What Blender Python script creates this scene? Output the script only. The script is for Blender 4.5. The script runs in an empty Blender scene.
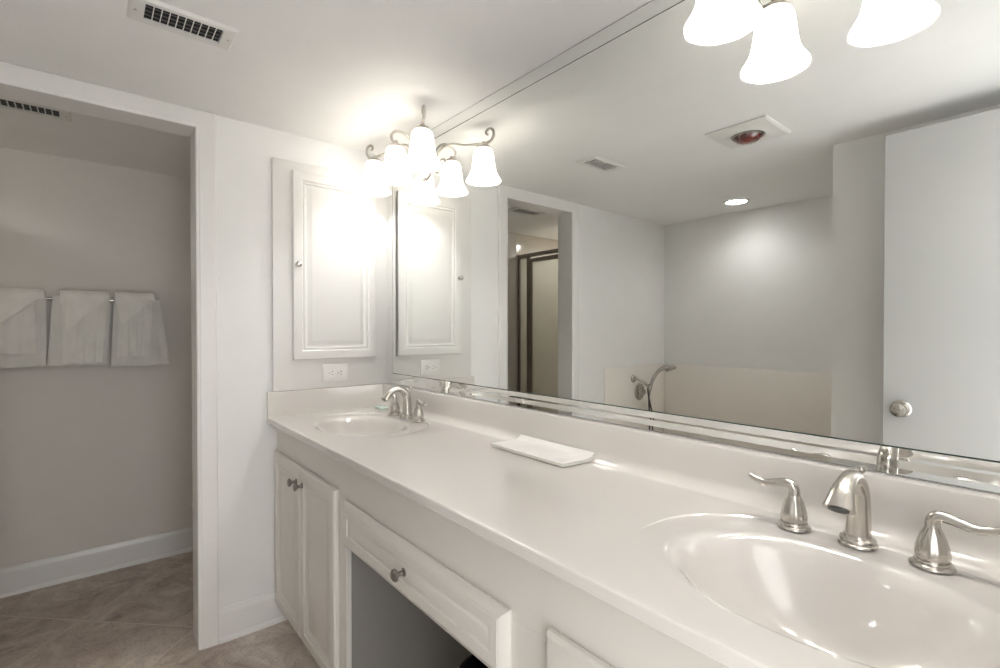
import bpy, bmesh, math, random
from mathutils import Vector, Matrix, noise
random.seed(4)
sc = bpy.context.scene
PI = math.pi

# ------------------------------------------------------------------ camera
YAW = math.atan(409 / 490.0)
cam_d = bpy.data.cameras.new('camera')
cam_d.sensor_width = 36.0
cam_d.lens = 36.0 * 490.0 / 1000.0
cam_d.clip_start = 0.02
cam = bpy.data.objects.new('camera', cam_d)
sc.collection.objects.link(cam)
cam.location = (2.25, -1.125, 1.27)
fwd = Vector((-math.cos(YAW), math.sin(YAW), math.tan(math.radians(-0.58))))
cam.rotation_euler = fwd.to_track_quat('-Z', 'Y').to_euler()
sc.camera = cam

# ------------------------------------------------------------------ world, lights, exposure
world = bpy.data.worlds.new('world')
sc.world = world
world.use_nodes = True
world.node_tree.nodes['Background'].inputs[0].default_value = (1.0, 1.0, 1.0, 1)
world.node_tree.nodes['Background'].inputs[1].default_value = 1.65
BULB_W = 1.55
SHADE_E = 0.55
DOWN_W = 4.0
SHOWER_FILL_W = 13.0
LAMP_COL = (1.0, 0.99, 0.975)
sc.view_settings.view_transform = 'Standard'
sc.view_settings.look = 'None'
sc.view_settings.gamma = 1.0
sc.view_settings.exposure = 1.30
sc.view_settings.use_curve_mapping = False
sc.cycles.use_denoising = True
sc.cycles.max_bounces = 14
sc.cycles.diffuse_bounces = 8
sc.cycles.glossy_bounces = 8
sc.cycles.transmission_bounces = 8
sc.cycles.sample_clamp_indirect = 8.0
sc.cycles.caustics_reflective = False
sc.cycles.caustics_refractive = False

# ------------------------------------------------------------------ materials
def node_mat(name):
    m = bpy.data.materials.new(name)
    m.use_nodes = True
    nt = m.node_tree
    return m, nt, nt.nodes['Principled BSDF']

def plain(name, col, rough=0.5, metal=0.0, coat=0.0, spec=0.5, vary=0.0, vscale=6.0, bump=0.0, bscale=60.0):
    m, nt, b = node_mat(name)
    b.inputs['Base Color'].default_value = (*col, 1)
    b.inputs['Roughness'].default_value = rough
    b.inputs['Metallic'].default_value = metal
    b.inputs['Specular IOR Level'].default_value = spec
    b.inputs['Coat Weight'].default_value = coat
    b.inputs['Coat Roughness'].default_value = 0.05
    tc = nt.nodes.new('ShaderNodeTexCoord')
    if vary:
        n = nt.nodes.new('ShaderNodeTexNoise')
        n.inputs['Scale'].default_value = vscale
        n.inputs['Detail'].default_value = 5
        r = nt.nodes.new('ShaderNodeValToRGB')
        r.color_ramp.elements[0].position = 0.3
        r.color_ramp.elements[1].position = 0.7
        r.color_ramp.elements[0].color = (*[c * (1 - vary) for c in col], 1)
        r.color_ramp.elements[1].color = (*[min(1, c * (1 + vary)) for c in col], 1)
        nt.links.new(tc.outputs['Object'], n.inputs['Vector'])
        nt.links.new(n.outputs['Fac'], r.inputs['Fac'])
        nt.links.new(r.outputs['Color'], b.inputs['Base Color'])
    if bump:
        n = nt.nodes.new('ShaderNodeTexNoise')
        n.inputs['Scale'].default_value = bscale
        n.inputs['Detail'].default_value = 3
        bp = nt.nodes.new('ShaderNodeBump')
        bp.inputs['Strength'].default_value = bump
        bp.inputs['Distance'].default_value = 0.002
        nt.links.new(tc.outputs['Object'], n.inputs['Vector'])
        nt.links.new(n.outputs['Fac'], bp.inputs['Height'])
        nt.links.new(bp.outputs['Normal'], b.inputs['Normal'])
    return m

M = {}
M['wall'] = plain('wall_paint', (0.80, 0.797, 0.785), 0.55, vary=0.012, bump=0.12, bscale=180)
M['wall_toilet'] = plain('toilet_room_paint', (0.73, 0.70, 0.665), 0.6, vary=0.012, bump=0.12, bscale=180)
M['ceiling'] = plain('ceiling_paint', (0.83, 0.826, 0.812), 0.7, vary=0.012, bump=0.15, bscale=140)
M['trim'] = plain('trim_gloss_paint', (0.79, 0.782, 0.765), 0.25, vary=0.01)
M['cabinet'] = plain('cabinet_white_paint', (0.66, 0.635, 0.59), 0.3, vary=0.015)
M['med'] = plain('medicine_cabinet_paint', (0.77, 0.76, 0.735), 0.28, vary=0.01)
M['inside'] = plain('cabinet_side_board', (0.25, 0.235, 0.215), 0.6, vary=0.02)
M['marble'] = plain('cultured_marble', (0.66, 0.63, 0.592), 0.12, coat=0.45, spec=0.6, vary=0.015, vscale=3)
M['surround'] = plain('tub_surround_marble', (0.84, 0.80, 0.745), 0.22, vary=0.015, vscale=3)
M['tub'] = plain('tub_enamel', (0.80, 0.77, 0.72), 0.12, coat=0.4)
M['shower_tile'] = plain('shower_wall_panel', (0.68, 0.635, 0.57), 0.1, coat=0.4, vary=0.02)
M['nickel'] = plain('brushed_nickel', (0.56, 0.53, 0.49), 0.24, metal=1.0, vary=0.06, vscale=40)
M['dark_nickel'] = plain('aged_nickel', (0.33, 0.31, 0.29), 0.28, metal=1.0, vary=0.05, vscale=60)
M['satin_lamp'] = plain('satin_nickel_lamp', (0.50, 0.47, 0.43), 0.3, metal=1.0, vary=0.05, vscale=40)
M['chrome'] = plain('chrome', (0.7, 0.7, 0.7), 0.08, metal=1.0, vary=0.03, vscale=40)
M['bronze'] = plain('shower_frame_metal', (0.26, 0.235, 0.205), 0.38, metal=0.7, vary=0.05)
M['dark'] = plain('dark_recess', (0.012, 0.012, 0.012), 0.7, vary=0.1)
M['black'] = plain('black_plastic', (0.006, 0.006, 0.007), 0.35, vary=0.1)
M['vent'] = plain('vent_white_metal', (0.74, 0.73, 0.70), 0.4, vary=0.01)
M['vane'] = plain('vent_inner_metal', (0.16, 0.155, 0.15), 0.5, vary=0.05)
M['plastic'] = plain('white_plastic', (0.80, 0.79, 0.77), 0.3, vary=0.01)
M['slot'] = plain('outlet_slot', (0.09, 0.085, 0.08), 0.6, vary=0.05)
M['porcelain'] = plain('porcelain', (0.83, 0.82, 0.80), 0.1, coat=0.4, vary=0.01)
M['soap'] = plain('pale_green_wrapper', (0.62, 0.74, 0.68), 0.25, vary=0.08, vscale=60)
M['soap_blue'] = plain('blue_sticker', (0.22, 0.42, 0.55), 0.3, vary=0.08, vscale=60)
M['hose'] = plain('dark_metal_hose', (0.12, 0.115, 0.11), 0.35, metal=0.8, vary=0.1, vscale=200)
M['edge'] = plain('mirror_edge_green', (0.03, 0.055, 0.042), 0.25, vary=0.1)
M['dimmed_door'] = plain('door_paint_dimmed', (0.47, 0.47, 0.458), 0.35, vary=0.012)  # wall-like paint, darkened in colour to offset strong light from the entry doorway

def towel_mat(k=1.0):
    m, nt, b = node_mat('terry_cotton')
    b.inputs['Roughness'].default_value = 0.95
    b.inputs['Specular IOR Level'].default_value = 0.1
    b.inputs['Sheen Weight'].default_value = 0.3
    tc = nt.nodes.new('ShaderNodeTexCoord')
    n = nt.nodes.new('ShaderNodeTexNoise'); n.inputs['Scale'].default_value = 14; n.inputs['Detail'].default_value = 6
    r = nt.nodes.new('ShaderNodeValToRGB')
    r.color_ramp.elements[0].position = 0.3; r.color_ramp.elements[0].color = (0.74 * k, 0.725 * k, 0.69 * k, 1)
    r.color_ramp.elements[1].position = 0.7; r.color_ramp.elements[1].color = (0.82 * k, 0.805 * k, 0.77 * k, 1)
    n2 = nt.nodes.new('ShaderNodeTexNoise'); n2.inputs['Scale'].default_value = 420; n2.inputs['Detail'].default_value = 2
    bp = nt.nodes.new('ShaderNodeBump'); bp.inputs['Strength'].default_value = 0.6; bp.inputs['Distance'].default_value = 0.003
    nt.links.new(tc.outputs['Object'], n.inputs['Vector']); nt.links.new(tc.outputs['Object'], n2.inputs['Vector'])
    nt.links.new(n.outputs['Fac'], r.inputs['Fac']); nt.links.new(r.outputs['Color'], b.inputs['Base Color'])
    nt.links.new(n2.outputs['Fac'], bp.inputs['Height']); nt.links.new(bp.outputs['Normal'], b.inputs['Normal'])
    return m
M['towel'] = towel_mat(1.06)
M['towel_bath'] = towel_mat(1.0)
M['towel_wash'] = towel_mat(1.14)

def mirror_mat(name, col):
    m, nt, b = node_mat(name)
    b.inputs['Base Color'].default_value = (*col, 1)
    b.inputs['Metallic'].default_value = 1.0
    b.inputs['Roughness'].default_value = 0.0
    return m
M['mirror'] = mirror_mat('mirror_silver', (0.90, 0.915, 0.895))
M['mirror_strip'] = mirror_mat('mirror_strip_silver', (0.90, 0.915, 0.90))

def glow(name, col, strength, body=(0.9, 0.89, 0.87)):
    m, nt, b = node_mat(name)
    b.inputs['Base Color'].default_value = (*body, 1)
    b.inputs['Roughness'].default_value = 0.25
    b.inputs['Emission Color'].default_value = (*col, 1)
    b.inputs['Emission Strength'].default_value = strength
    return m

def shade_mat():
    # frosted alabaster lamp glass: lets the bulb's light through and glows
    m, nt, b = node_mat('frosted_lamp_glass')
    out = nt.nodes['Material Output']
    b.inputs['Base Color'].default_value = (0.93, 0.92, 0.90, 1)
    b.inputs['Roughness'].default_value = 0.22
    tr = nt.nodes.new('ShaderNodeBsdfTranslucent'); tr.inputs[0].default_value = (0.95, 0.93, 0.90, 1)
    mx = nt.nodes.new('ShaderNodeMixShader'); mx.inputs[0].default_value = 0.4
    em = nt.nodes.new('ShaderNodeEmission'); em.inputs[1].default_value = SHADE_E
    tc = nt.nodes.new('ShaderNodeTexCoord')
    n = nt.nodes.new('ShaderNodeTexNoise'); n.inputs['Scale'].default_value = 14; n.inputs['Detail'].default_value = 4; n.inputs['Distortion'].default_value = 1.2
    r = nt.nodes.new('ShaderNodeValToRGB')
    r.color_ramp.elements[0].position = 0.3; r.color_ramp.elements[0].color = (0.80, 0.77, 0.72, 1)
    r.color_ramp.elements[1].position = 0.7; r.color_ramp.elements[1].color = (1.0, 0.965, 0.92, 1)
    ad = nt.nodes.new('ShaderNodeAddShader')
    L = nt.links.new
    L(tc.outputs['Object'], n.inputs['Vector']); L(n.outputs['Fac'], r.inputs['Fac']); L(r.outputs['Color'], em.inputs[0])
    L(b.outputs[0], mx.inputs[1]); L(tr.outputs[0], mx.inputs[2])
    L(mx.outputs[0], ad.inputs[0]); L(em.outputs[0], ad.inputs[1]); L(ad.outputs[0], out.inputs['Surface'])
    return m
M['shade'] = shade_mat()
M['bulb'] = glow('lit_bulb', LAMP_COL, 2.0)
M['downlight'] = glow('lit_downlight_lens', LAMP_COL, 9.0)
M['heat_red'] = plain('red_heat_glass', (0.13, 0.022, 0.018), 0.08, coat=1.0, spec=0.8, vary=0.5, vscale=22)

def frosted():
    m, nt, b = node_mat('obscure_shower_glass')
    out = nt.nodes['Material Output']
    b.inputs['Base Color'].default_value = (0.62, 0.59, 0.52, 1)
    b.inputs['Roughness'].default_value = 0.12
    tr = nt.nodes.new('ShaderNodeBsdfTranslucent'); tr.inputs[0].default_value = (0.72, 0.70, 0.63, 1)
    tp = nt.nodes.new('ShaderNodeBsdfTransparent'); tp.inputs[0].default_value = (0.85, 0.86, 0.82, 1)
    m1 = nt.nodes.new('ShaderNodeMixShader'); m1.inputs[0].default_value = 0.45
    m2 = nt.nodes.new('ShaderNodeMixShader'); m2.inputs[0].default_value = 0.25
    tc = nt.nodes.new('ShaderNodeTexCoord')
    n = nt.nodes.new('ShaderNodeTexNoise'); n.inputs['Scale'].default_value = 90
    bp = nt.nodes.new('ShaderNodeBump'); bp.inputs['Strength'].default_value = 0.25; bp.inputs['Distance'].default_value = 0.002
    L = nt.links.new
    L(tc.outputs['Object'], n.inputs['Vector']); L(n.outputs['Fac'], bp.inputs['Height']); L(bp.outputs['Normal'], b.inputs['Normal'])
    L(b.outputs[0], m1.inputs[1]); L(tr.outputs[0], m1.inputs[2]); L(m1.outputs[0], m2.inputs[1]); L(tp.outputs[0], m2.inputs[2]); L(m2.outputs[0], out.inputs['Surface'])
    return m
M['frosted'] = frosted()

def floor_mat():
    m, nt, b = node_mat('slate_look_floor_tile')
    L = nt.links.new
    tc = nt.nodes.new('ShaderNodeTexCoord')
    sx = nt.nodes.new('ShaderNodeSeparateXYZ'); L(tc.outputs['Object'], sx.inputs[0])
    def mth(op, a, c=None, v=None):
        n = nt.nodes.new('ShaderNodeMath'); n.operation = op
        if hasattr(a, 'links'): L(a, n.inputs[0])
        else: n.inputs[0].default_value = a
        if c is not None:
            if hasattr(c, 'links'): L(c, n.inputs[1])
            else: n.inputs[1].default_value = c
        return n.outputs[0]
    P = 0.745
    s = mth('DIVIDE', mth('ADD', mth('ADD', sx.outputs[0], sx.outputs[1]), 0.22 + 20 * P), P)
    d = mth('DIVIDE', mth('ADD', mth('SUBTRACT', sx.outputs[1], sx.outputs[0]), 0.615 + 20 * P), P)
    es = mth('ABSOLUTE', mth('SUBTRACT', mth('FRACT', mth('ADD', s, 0.5)), 0.5))
    ed = mth('ABSOLUTE', mth('SUBTRACT', mth('FRACT', mth('ADD', d, 0.5)), 0.5))
    e = mth('MINIMUM', es, ed)
    g = nt.nodes.new('ShaderNodeMapRange'); g.inputs['From Min'].default_value = 0.0045; g.inputs['From Max'].default_value = 0.008
    L(e, g.inputs['Value'])
    cell = nt.nodes.new('ShaderNodeCombineXYZ')
    L(mth('FLOOR', s), cell.inputs[0]); L(mth('FLOOR', d), cell.inputs[1])
    wn = nt.nodes.new('ShaderNodeTexWhiteNoise'); L(cell.outputs[0], wn.inputs['Vector'])
    off = nt.nodes.new('ShaderNodeVectorMath'); off.operation = 'MULTIPLY_ADD'
    L(wn.outputs['Color'], off.inputs[0]); off.inputs[1].default_value = (7, 7, 7); L(tc.outputs['Object'], off.inputs[2])
    n1 = nt.nodes.new('ShaderNodeTexNoise'); n1.inputs['Scale'].default_value = 4.5; n1.inputs['Detail'].default_value = 9; n1.inputs['Distortion'].default_value = 1.6; n1.inputs['Roughness'].default_value = 0.62
    L(off.outputs[0], n1.inputs['Vector'])
    r = nt.nodes.new('ShaderNodeValToRGB')
    els = r.color_ramp.elements
    els[0].position = 0.28; els[0].color = (0.30, 0.235, 0.198, 1)
    els[1].position = 0.72; els[1].color = (0.72, 0.65, 0.575, 1)
    x = els.new(0.42); x.color = (0.44, 0.365, 0.315, 1)
    x = els.new(0.55); x.color = (0.54, 0.47, 0.41, 1)
    L(n1.outputs['Fac'], r.inputs['Fac'])
    n2 = nt.nodes.new('ShaderNodeTexNoise'); n2.inputs['Scale'].default_value = 16; n2.inputs['Detail'].default_value = 8; n2.inputs['Distortion'].default_value = 2.5
    L(off.outputs[0], n2.inputs['Vector'])
    vr = nt.nodes.new('ShaderNodeMapRange'); vr.inputs['From Min'].default_value = 0.47; vr.inputs['From Max'].default_value = 0.5
    vr.inputs['To Min'].default_value = 0.0; vr.inputs['To Max'].default_value = 1.0
    ab = mth('ABSOLUTE', mth('SUBTRACT', n2.outputs['Fac'], 0.5))
    v2 = nt.nodes.new('ShaderNodeMapRange'); v2.inputs['From Min'].default_value = 0.0; v2.inputs['From Max'].default_value = 0.035
    v2.inputs['To Min'].default_value = 0.72; v2.inputs['To Max'].default_value = 1.0
    L(ab, v2.inputs['Value'])
    mm = nt.nodes.new('ShaderNodeMix'); mm.data_type = 'RGBA'; mm.blend_type = 'MULTIPLY'; mm.inputs['Factor'].default_value = 1.0
    L(r.outputs['Color'], mm.inputs[6]); L(v2.outputs[0], mm.inputs[7])
    mg = nt.nodes.new('ShaderNodeMix'); mg.data_type = 'RGBA'
    L(g.outputs[0], mg.inputs['Factor']); mg.inputs[6].default_value = (0.58, 0.52, 0.465, 1); L(mm.outputs[2], mg.inputs[7])
    L(mg.outputs[2], b.inputs['Base Color'])
    b.inputs['Roughness'].default_value = 0.45
    bp = nt.nodes.new('ShaderNodeBump'); bp.inputs['Strength'].default_value = 0.35; bp.inputs['Distance'].default_value = 0.004
    L(mth('ADD', n2.outputs['Fac'], g.outputs[0]), bp.inputs['Height']); L(bp.outputs['Normal'], b.inputs['Normal'])
    return m
M['floor'] = floor_mat()

# ------------------------------------------------------------------ object helpers
C = sc.collection
def tag(o, label=None, cat=None, group=None, kind=None):
    if label: o['label'] = label
    if cat: o['category'] = cat
    if group: o['group'] = group
    if kind: o['kind'] = kind
    return o

def thing(name, loc, label, cat, group=None):
    o = bpy.data.objects.new(name, None); C.objects.link(o)
    o.empty_display_size = 0.05
    o.location = loc
    return tag(o, label, cat, group)

def origin_of(o):
    p = Vector(o.location)
    q = o.parent
    while q: p += Vector(q.location); q = q.parent
    return p

def obj(name, bm, mat, parent=None, loc=(0, 0, 0), smooth=None):
    """bm holds WORLD coordinates; origin = parent's origin, or loc for top-level."""
    if smooth is not None:
        bmesh.ops.recalc_face_normals(bm, faces=bm.faces)
        for f in bm.faces: f.smooth = True
        for e in bm.edges:
            if len(e.link_faces) == 2 and e.calc_face_angle(0) > math.radians(smooth): e.smooth = False
    base = origin_of(parent) if parent else Vector(loc)
    bm.transform(Matrix.Translation(-base))
    me = bpy.data.meshes.new(name); bm.to_mesh(me); bm.free()
    mats = mat if isinstance(mat, (list, tuple)) else [mat]
    for m in mats: me.materials.append(m)
    o = bpy.data.objects.new(name, me); C.objects.link(o)
    if parent: o.parent = parent
    else: o.location = loc
    return o

def struct(name, bm, mat, loc=(0, 0, 0), smooth=None, parent=None):
    o = obj(name, bm, mat, parent, loc, smooth)
    if parent is None: o['kind'] = 'structure'
    return o

def dup(root, loc, label=None, group=None):
    r = root.copy(); C.objects.link(r); r.location = loc
    if label: r['label'] = label
    if group: r['group'] = group
    for ch in list(root.children):
        c = ch.copy(); C.objects.link(c); c.parent = r
        for g in ch.children:
            d = g.copy(); C.objects.link(d); d.parent = c
    return r

# ------------------------------------------------------------------ mesh helpers
def B(): return bmesh.new()
def box(bm, x0, x1, y0, y1, z0, z1, bev=0.0, seg=2):
    t = bmesh.new()
    bmesh.ops.create_cube(t, size=1)
    for v in t.verts:
        v.co = Vector(((x0 + x1) / 2 + v.co.x * (x1 - x0), (y0 + y1) / 2 + v.co.y * (y1 - y0), (z0 + z1) / 2 + v.co.z * (z1 - z0)))
    if bev: bmesh.ops.bevel(t, geom=list(t.edges), offset=bev, segments=seg, affect='EDGES', profile=0.5)
    me = bpy.data.meshes.new('t'); t.to_mesh(me); t.free(); bm.from_mesh(me); bpy.data.meshes.remove(me)
    return bm

def ringloft(bm, rings, cap0=False, cap1=False, closed=True, mat=0):
    vs = [[bm.verts.new(p) for p in r] for r in rings]
    n = len(rings[0])
    for a, b in zip(vs, vs[1:]):
        for i in range(n if closed else n - 1):
            j = (i + 1) % n
            try:
                f = bm.faces.new((a[i], a[j], b[j], b[i])); f.material_index = mat
            except ValueError: pass
    if cap0: f = bm.faces.new(vs[0][::-1]); f.material_index = mat
    if cap1: f = bm.faces.new(vs[-1]); f.material_index = mat
    return vs

def lathe(bm, prof, center=(0, 0, 0), axis=(0, 0, 1), seg=32, flute=None, sx=1.0, sy=1.0, caps=True):
    """prof = [(radius, height)]."""
    q = Vector((0, 0, 1)).rotation_difference(Vector(axis).normalized())
    c = Vector(center)
    rings = []
    for r, h in prof:
        ring = []
        for i in range(seg):
            a = 2 * PI * i / seg
            rr = r * (flute(a, h) if flute else 1)
            ring.append(c + q @ Vector((rr * math.cos(a) * sx, rr * math.sin(a) * sy, h)))
        rings.append(ring)
    ringloft(bm, rings, caps, caps)
    return bm

def catmull(pts, n=8):
    pts = [Vector(p) for p in pts]
    P = [pts[0] * 2 - pts[1]] + pts + [pts[-1] * 2 - pts[-2]]
    out = []
    for i in range(1, len(P) - 2):
        for k in range(n):
            t = k / n
            a, b, c, d = P[i - 1], P[i], P[i + 1], P[i + 2]
            out.append(0.5 * ((2 * b) + (c - a) * t + (2 * a - 5 * b + 4 * c - d) * t * t + (3 * b - a - 3 * c + d) * t ** 3))
    out.append(pts[-1].copy())
    return out

def tube(bm, pts, rad, seg=14, n=8, flat=None, up=None, caps=True):
    """pts smoothed; rad = number or list per control point; flat = list of (w, h) factors."""
    m = len(pts)
    R = rad if isinstance(rad, (list, tuple)) else [rad] * m
    Wd = flat if flat else [(1, 1)] * m
    data = [Vector((R[i], Wd[i][0], Wd[i][1])) for i in range(m)]
    path = catmull(pts, n)
    dd = catmull(data, n)
    T = []
    for i in range(len(path)):
        a = path[max(0, i - 1)]; b = path[min(len(path) - 1, i + 1)]
        T.append((b - a).normalized())
    ref = Vector(up) if up else (Vector((0, 0, 1)) if abs(T[0].z) < 0.9 else Vector((1, 0, 0)))
    N = (ref - T[0] * ref.dot(T[0])).normalized()
    rings = []
    for i, p in enumerate(path):
        if i:
            q = T[i - 1].rotation_difference(T[i]); N = (q @ N)
            N = (N - T[i] * N.dot(T[i])).normalized()
        Bn = T[i].cross(N)
        r, fw, fh = dd[i]
        rings.append([p + (Bn * math.cos(2 * PI * k / seg) * fw + N * math.sin(2 * PI * k / seg) * fh) * r for k in range(seg)])
    ringloft(bm, rings, caps, caps)
    return bm

def sweep_profile(bm, prof, path, up_of, caps=True):
    """prof [(u, w)] ; path = list of (point, u_dir, w_dir)."""
    rings = [[Vector(p) + Vector(ud) * u + Vector(wd) * w for (u, w) in prof] for p, ud, wd in path]
    ringloft(bm, rings, caps, caps)
    return bm

def rect_rings(bm, O, U, V, W, w, h, rings):
    """nested rectangles: rings [(inset, depth)]; O corner, U/V in plane, W outward."""
    O, U, V, W = map(Vector, (O, U, V, W))
    R = []
    for ins, d in rings:
        R.append([O + U * ins + V * ins + W * d, O + U * (w - ins) + V * ins + W * d,
                  O + U * (w - ins) + V * (h - ins) + W * d, O + U * ins + V * (h - ins) + W * d])
    ringloft(bm, R, True, True)
    return bm

H = 2.13          # ceiling
WY = 0.0095       # plaster behind the mirror; the glass face is at y = 0
XE = 2.40         # right wall
FACE = -0.508     # face of vanity cabinet

# ================================================================== ROOM SHELL
bm = B(); box(bm, -1.20, 2.51, -2.75, 0.12, -0.10, 0.0); struct('floor', bm, M['floor'])
bm = B(); box(bm, -1.20, 2.51, -2.75, 0.12, H, H + 0.10); struct('ceiling', bm, M['ceiling'])
bm = B(); box(bm, -0.0, XE, WY, 0.12, 0, H); struct('wall_mirror_side', bm, M['wall'])
# end wall with the toilet room doorway (opening y -1.38 .. -0.807, top 2.06)
OY0, OY1, OZ = -1.395, -0.795, 2.066
bm = B()
box(bm, -0.11, 0, OY1, 0.12, 0, H); box(bm, -0.11, 0, -2.53, OY0, 0, H); box(bm, -0.11, 0, OY0, OY1, OZ, H)
struct('wall_end', bm, M['wall'])
bm = B(); box(bm, 0, XE, -2.65, -2.53, 0, H); struct('wall_tub_side', bm, M['wall'])
bm = B(); box(bm, 1.482, XE, -2.53, -1.55, 0, H); struct('wall_closet', bm, M['wall'])
DY0, DY1, DZ = -1.40, -0.62, 2.06
bm = B()
box(bm, XE, XE + 0.11, DY1, 0.12, 0, H); box(bm, XE, XE + 0.11, -2.65, DY0, 0, H); box(bm, XE, XE + 0.11, DY0, DY1, DZ, H)
struct('wall_entry', bm, M['wall'])
# toilet room
TX = -1.045
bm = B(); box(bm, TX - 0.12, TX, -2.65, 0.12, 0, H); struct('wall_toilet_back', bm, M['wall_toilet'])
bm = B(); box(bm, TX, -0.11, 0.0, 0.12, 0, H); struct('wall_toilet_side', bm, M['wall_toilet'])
bm = B(); box(bm, TX, -0.0, -2.75, -2.65, 0, H); struct('wall_shower_side', bm, M['shower_tile'])

# ---- casings and jambs of the toilet doorway
def casing(bm, x, wd, y0, y1, ztop, w, prof_t=0.018):
    """casing on plane x facing wd, opening between y0 and y1, up to ztop."""
    W = Vector((wd, 0, 0))
    prof = [(0, 0), (0, 0.010), (0.004, 0.013), (0.010, 0.013), (0.014, 0.0155), (w - 0.014, prof_t), (w - 0.005, prof_t), (w, prof_t - 0.005), (w, 0)]
    k = 1.0
    path = [((x, y1, 0), (0, 1, 0), W), ((x, y1, ztop), (0, 1, 1), W), ((x, y0, ztop), (0, -1, 1), W), ((x, y0, 0), (0, -1, 0), W)]
    rings = [[Vector(p) + Vector(ud) * u + Vector(w_) * ww for (u, ww) in prof] for p, ud, w_ in path]
    ringloft(bm, rings, True, True)
bm = B()
CY0, CY1, CZ = -1.383, -0.807, 2.059
casing(bm, 0.0, 1, CY0, CY1, CZ, 0.0705)
casing(bm, -0.11, -1, CY0, CY1, CZ, 0.0705)
box(bm, -0.112, 0.002, CY1, OY1, 0, CZ); box(bm, -0.112, 0.002, OY0, CY0, 0, CZ); box(bm, -0.112, 0.002, OY0, OY1, CZ, OZ)
pass
struct('trim_1', bm, M['trim'], smooth=25)
# entry doorway casing (room side)
bm = B()
casing(bm, XE, -1, DY0 + 0.01, DY1 - 0.01, DZ - 0.01, 0.068)
box(bm, XE - 0.002, XE + 0.112, DY1 - 0.01, DY1, 0, DZ); box(bm, XE - 0.002, XE + 0.112, DY0, DY0 + 0.01, 0, DZ); box(bm, XE - 0.002, XE + 0.112, DY0, DY1, DZ - 0.01, DZ)
struct('trim_2', bm, M['trim'], smooth=25)

# ---- baseboards with shoe moulding
BBP = [(0, 0), (0.022, 0), (0.022, 0.010), (0.0205, 0.015), (0.017, 0.019), (0.013, 0.021), (0.013, 0.108), (0.0115, 0.117), (0.007, 0.124), (0.0055, 0.133), (0, 0.134)]
def base_run(name, p0, p1, out):
    bm = B()
    O = Vector(out)
    rings = [[Vector(p) + O * u + Vector((0, 0, z)) for (u, z) in BBP] for p in (p0, p1)]
    ringloft(bm, rings, True, True)
    struct(name, bm, M['trim'], smooth=25)
base_run('baseboard_end', (0, -0.737, 0), (0, -0.44, 0), (1, 0, 0))
base_run('baseboard_end_2', (0, -1.76, 0), (0, -1.453, 0), (1, 0, 0))
base_run('baseboard_toilet_back', (TX, -1.83, 0), (TX, 0, 0), (1, 0, 0))
base_run('baseboard_toilet_side', (TX, 0, 0), (-0.11, 0, 0), (0, -1, 0))
base_run('baseboard_toilet_end', (-0.11, -0.737, 0), (-0.11, 0, 0), (-1, 0, 0))
base_run('baseboard_closet', (1.482, -1.55, 0), (XE, -1.55, 0), (0, 1, 0))

# ---- entry door, open 90 degrees, in front of the closet wall
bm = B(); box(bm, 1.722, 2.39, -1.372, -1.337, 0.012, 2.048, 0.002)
d1 = struct('door_1', bm, M['dimmed_door'], loc=(2.39, -1.355, 0))
for s, y in ((1, -1.337), (-1, -1.372)):
    bm = B()
    lathe(bm, [(0.0, 0), (0.033, 0.0), (0.033, 0.004), (0.028, 0.009), (0.012, 0.011), (0.011, 0.028), (0.018, 0.034), (0.027, 0.044), (0.028, 0.052), (0.024, 0.060), (0.012, 0.064), (0, 0.0645)], (1.782, y, 0.955), (0, s, 0), 32, caps=False)
    obj('door_knob', bm, M['nickel'], d1, smooth=35)
bm = B(); box(bm, 1.7205, 1.7225, -1.366, -1.343, 0.93, 0.99, 0.0005); obj('latch_plate', bm, M['dark_nickel'], d1)
for z in (0.25, 1.05, 1.85):
    bm = B(); lathe(bm, [(0.006, -0.045), (0.006, 0.045)], (2.392, -1.333, z), (0, 0, 1), 12); obj('hinge', bm, M['nickel'], d1, smooth=40)

# ---- end-wall board that frames the medicine cabinet
bm = B()
box(bm, 0.0003, 0.019, -0.527, WY - 0.0003, 1.0012, 2.004, 0.002)
mc = thing('medicine_cabinet', (0.0, -0.25, 1.5), 'white recessed medicine cabinet with raised panel door above the left sink', 'medicine cabinet')
obj('face_board', bm, M['med'], mc, smooth=30)
bm = B()
DOORR = [(0.002, 0), (0, 0.003), (0, 0.012), (0.003, 0.017), (0.007, 0.018), (0.038, 0.018), (0.042, 0.0145), (0.045, 0.0145), (0.048, 0.0165), (0.052, 0.0165), (0.056, 0.0110), (0.064, 0.0095), (0.078, 0.0145), (0.081, 0.0160), (0.084, 0.0165)]
rect_rings(bm, (0.0192, -0.449, 1.134), (0, 1, 0), (0, 0, 1), (1, 0, 0), 0.390, 0.829, DOORR)
d = obj('door', bm, M['med'], mc, smooth=30)
bm = B()
lathe(bm, [(0, 0), (0.009, 0), (0.009, 0.002), (0.005, 0.004), (0.0045, 0.012), (0.009, 0.017), (0.0125, 0.021), (0.0125, 0.025), (0.008, 0.029), (0, 0.030)], (0.0372, -0.432, 1.551), (1, 0, 0), 24, caps=False)
obj('knob', bm, M['nickel'], d, smooth=40)

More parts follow.
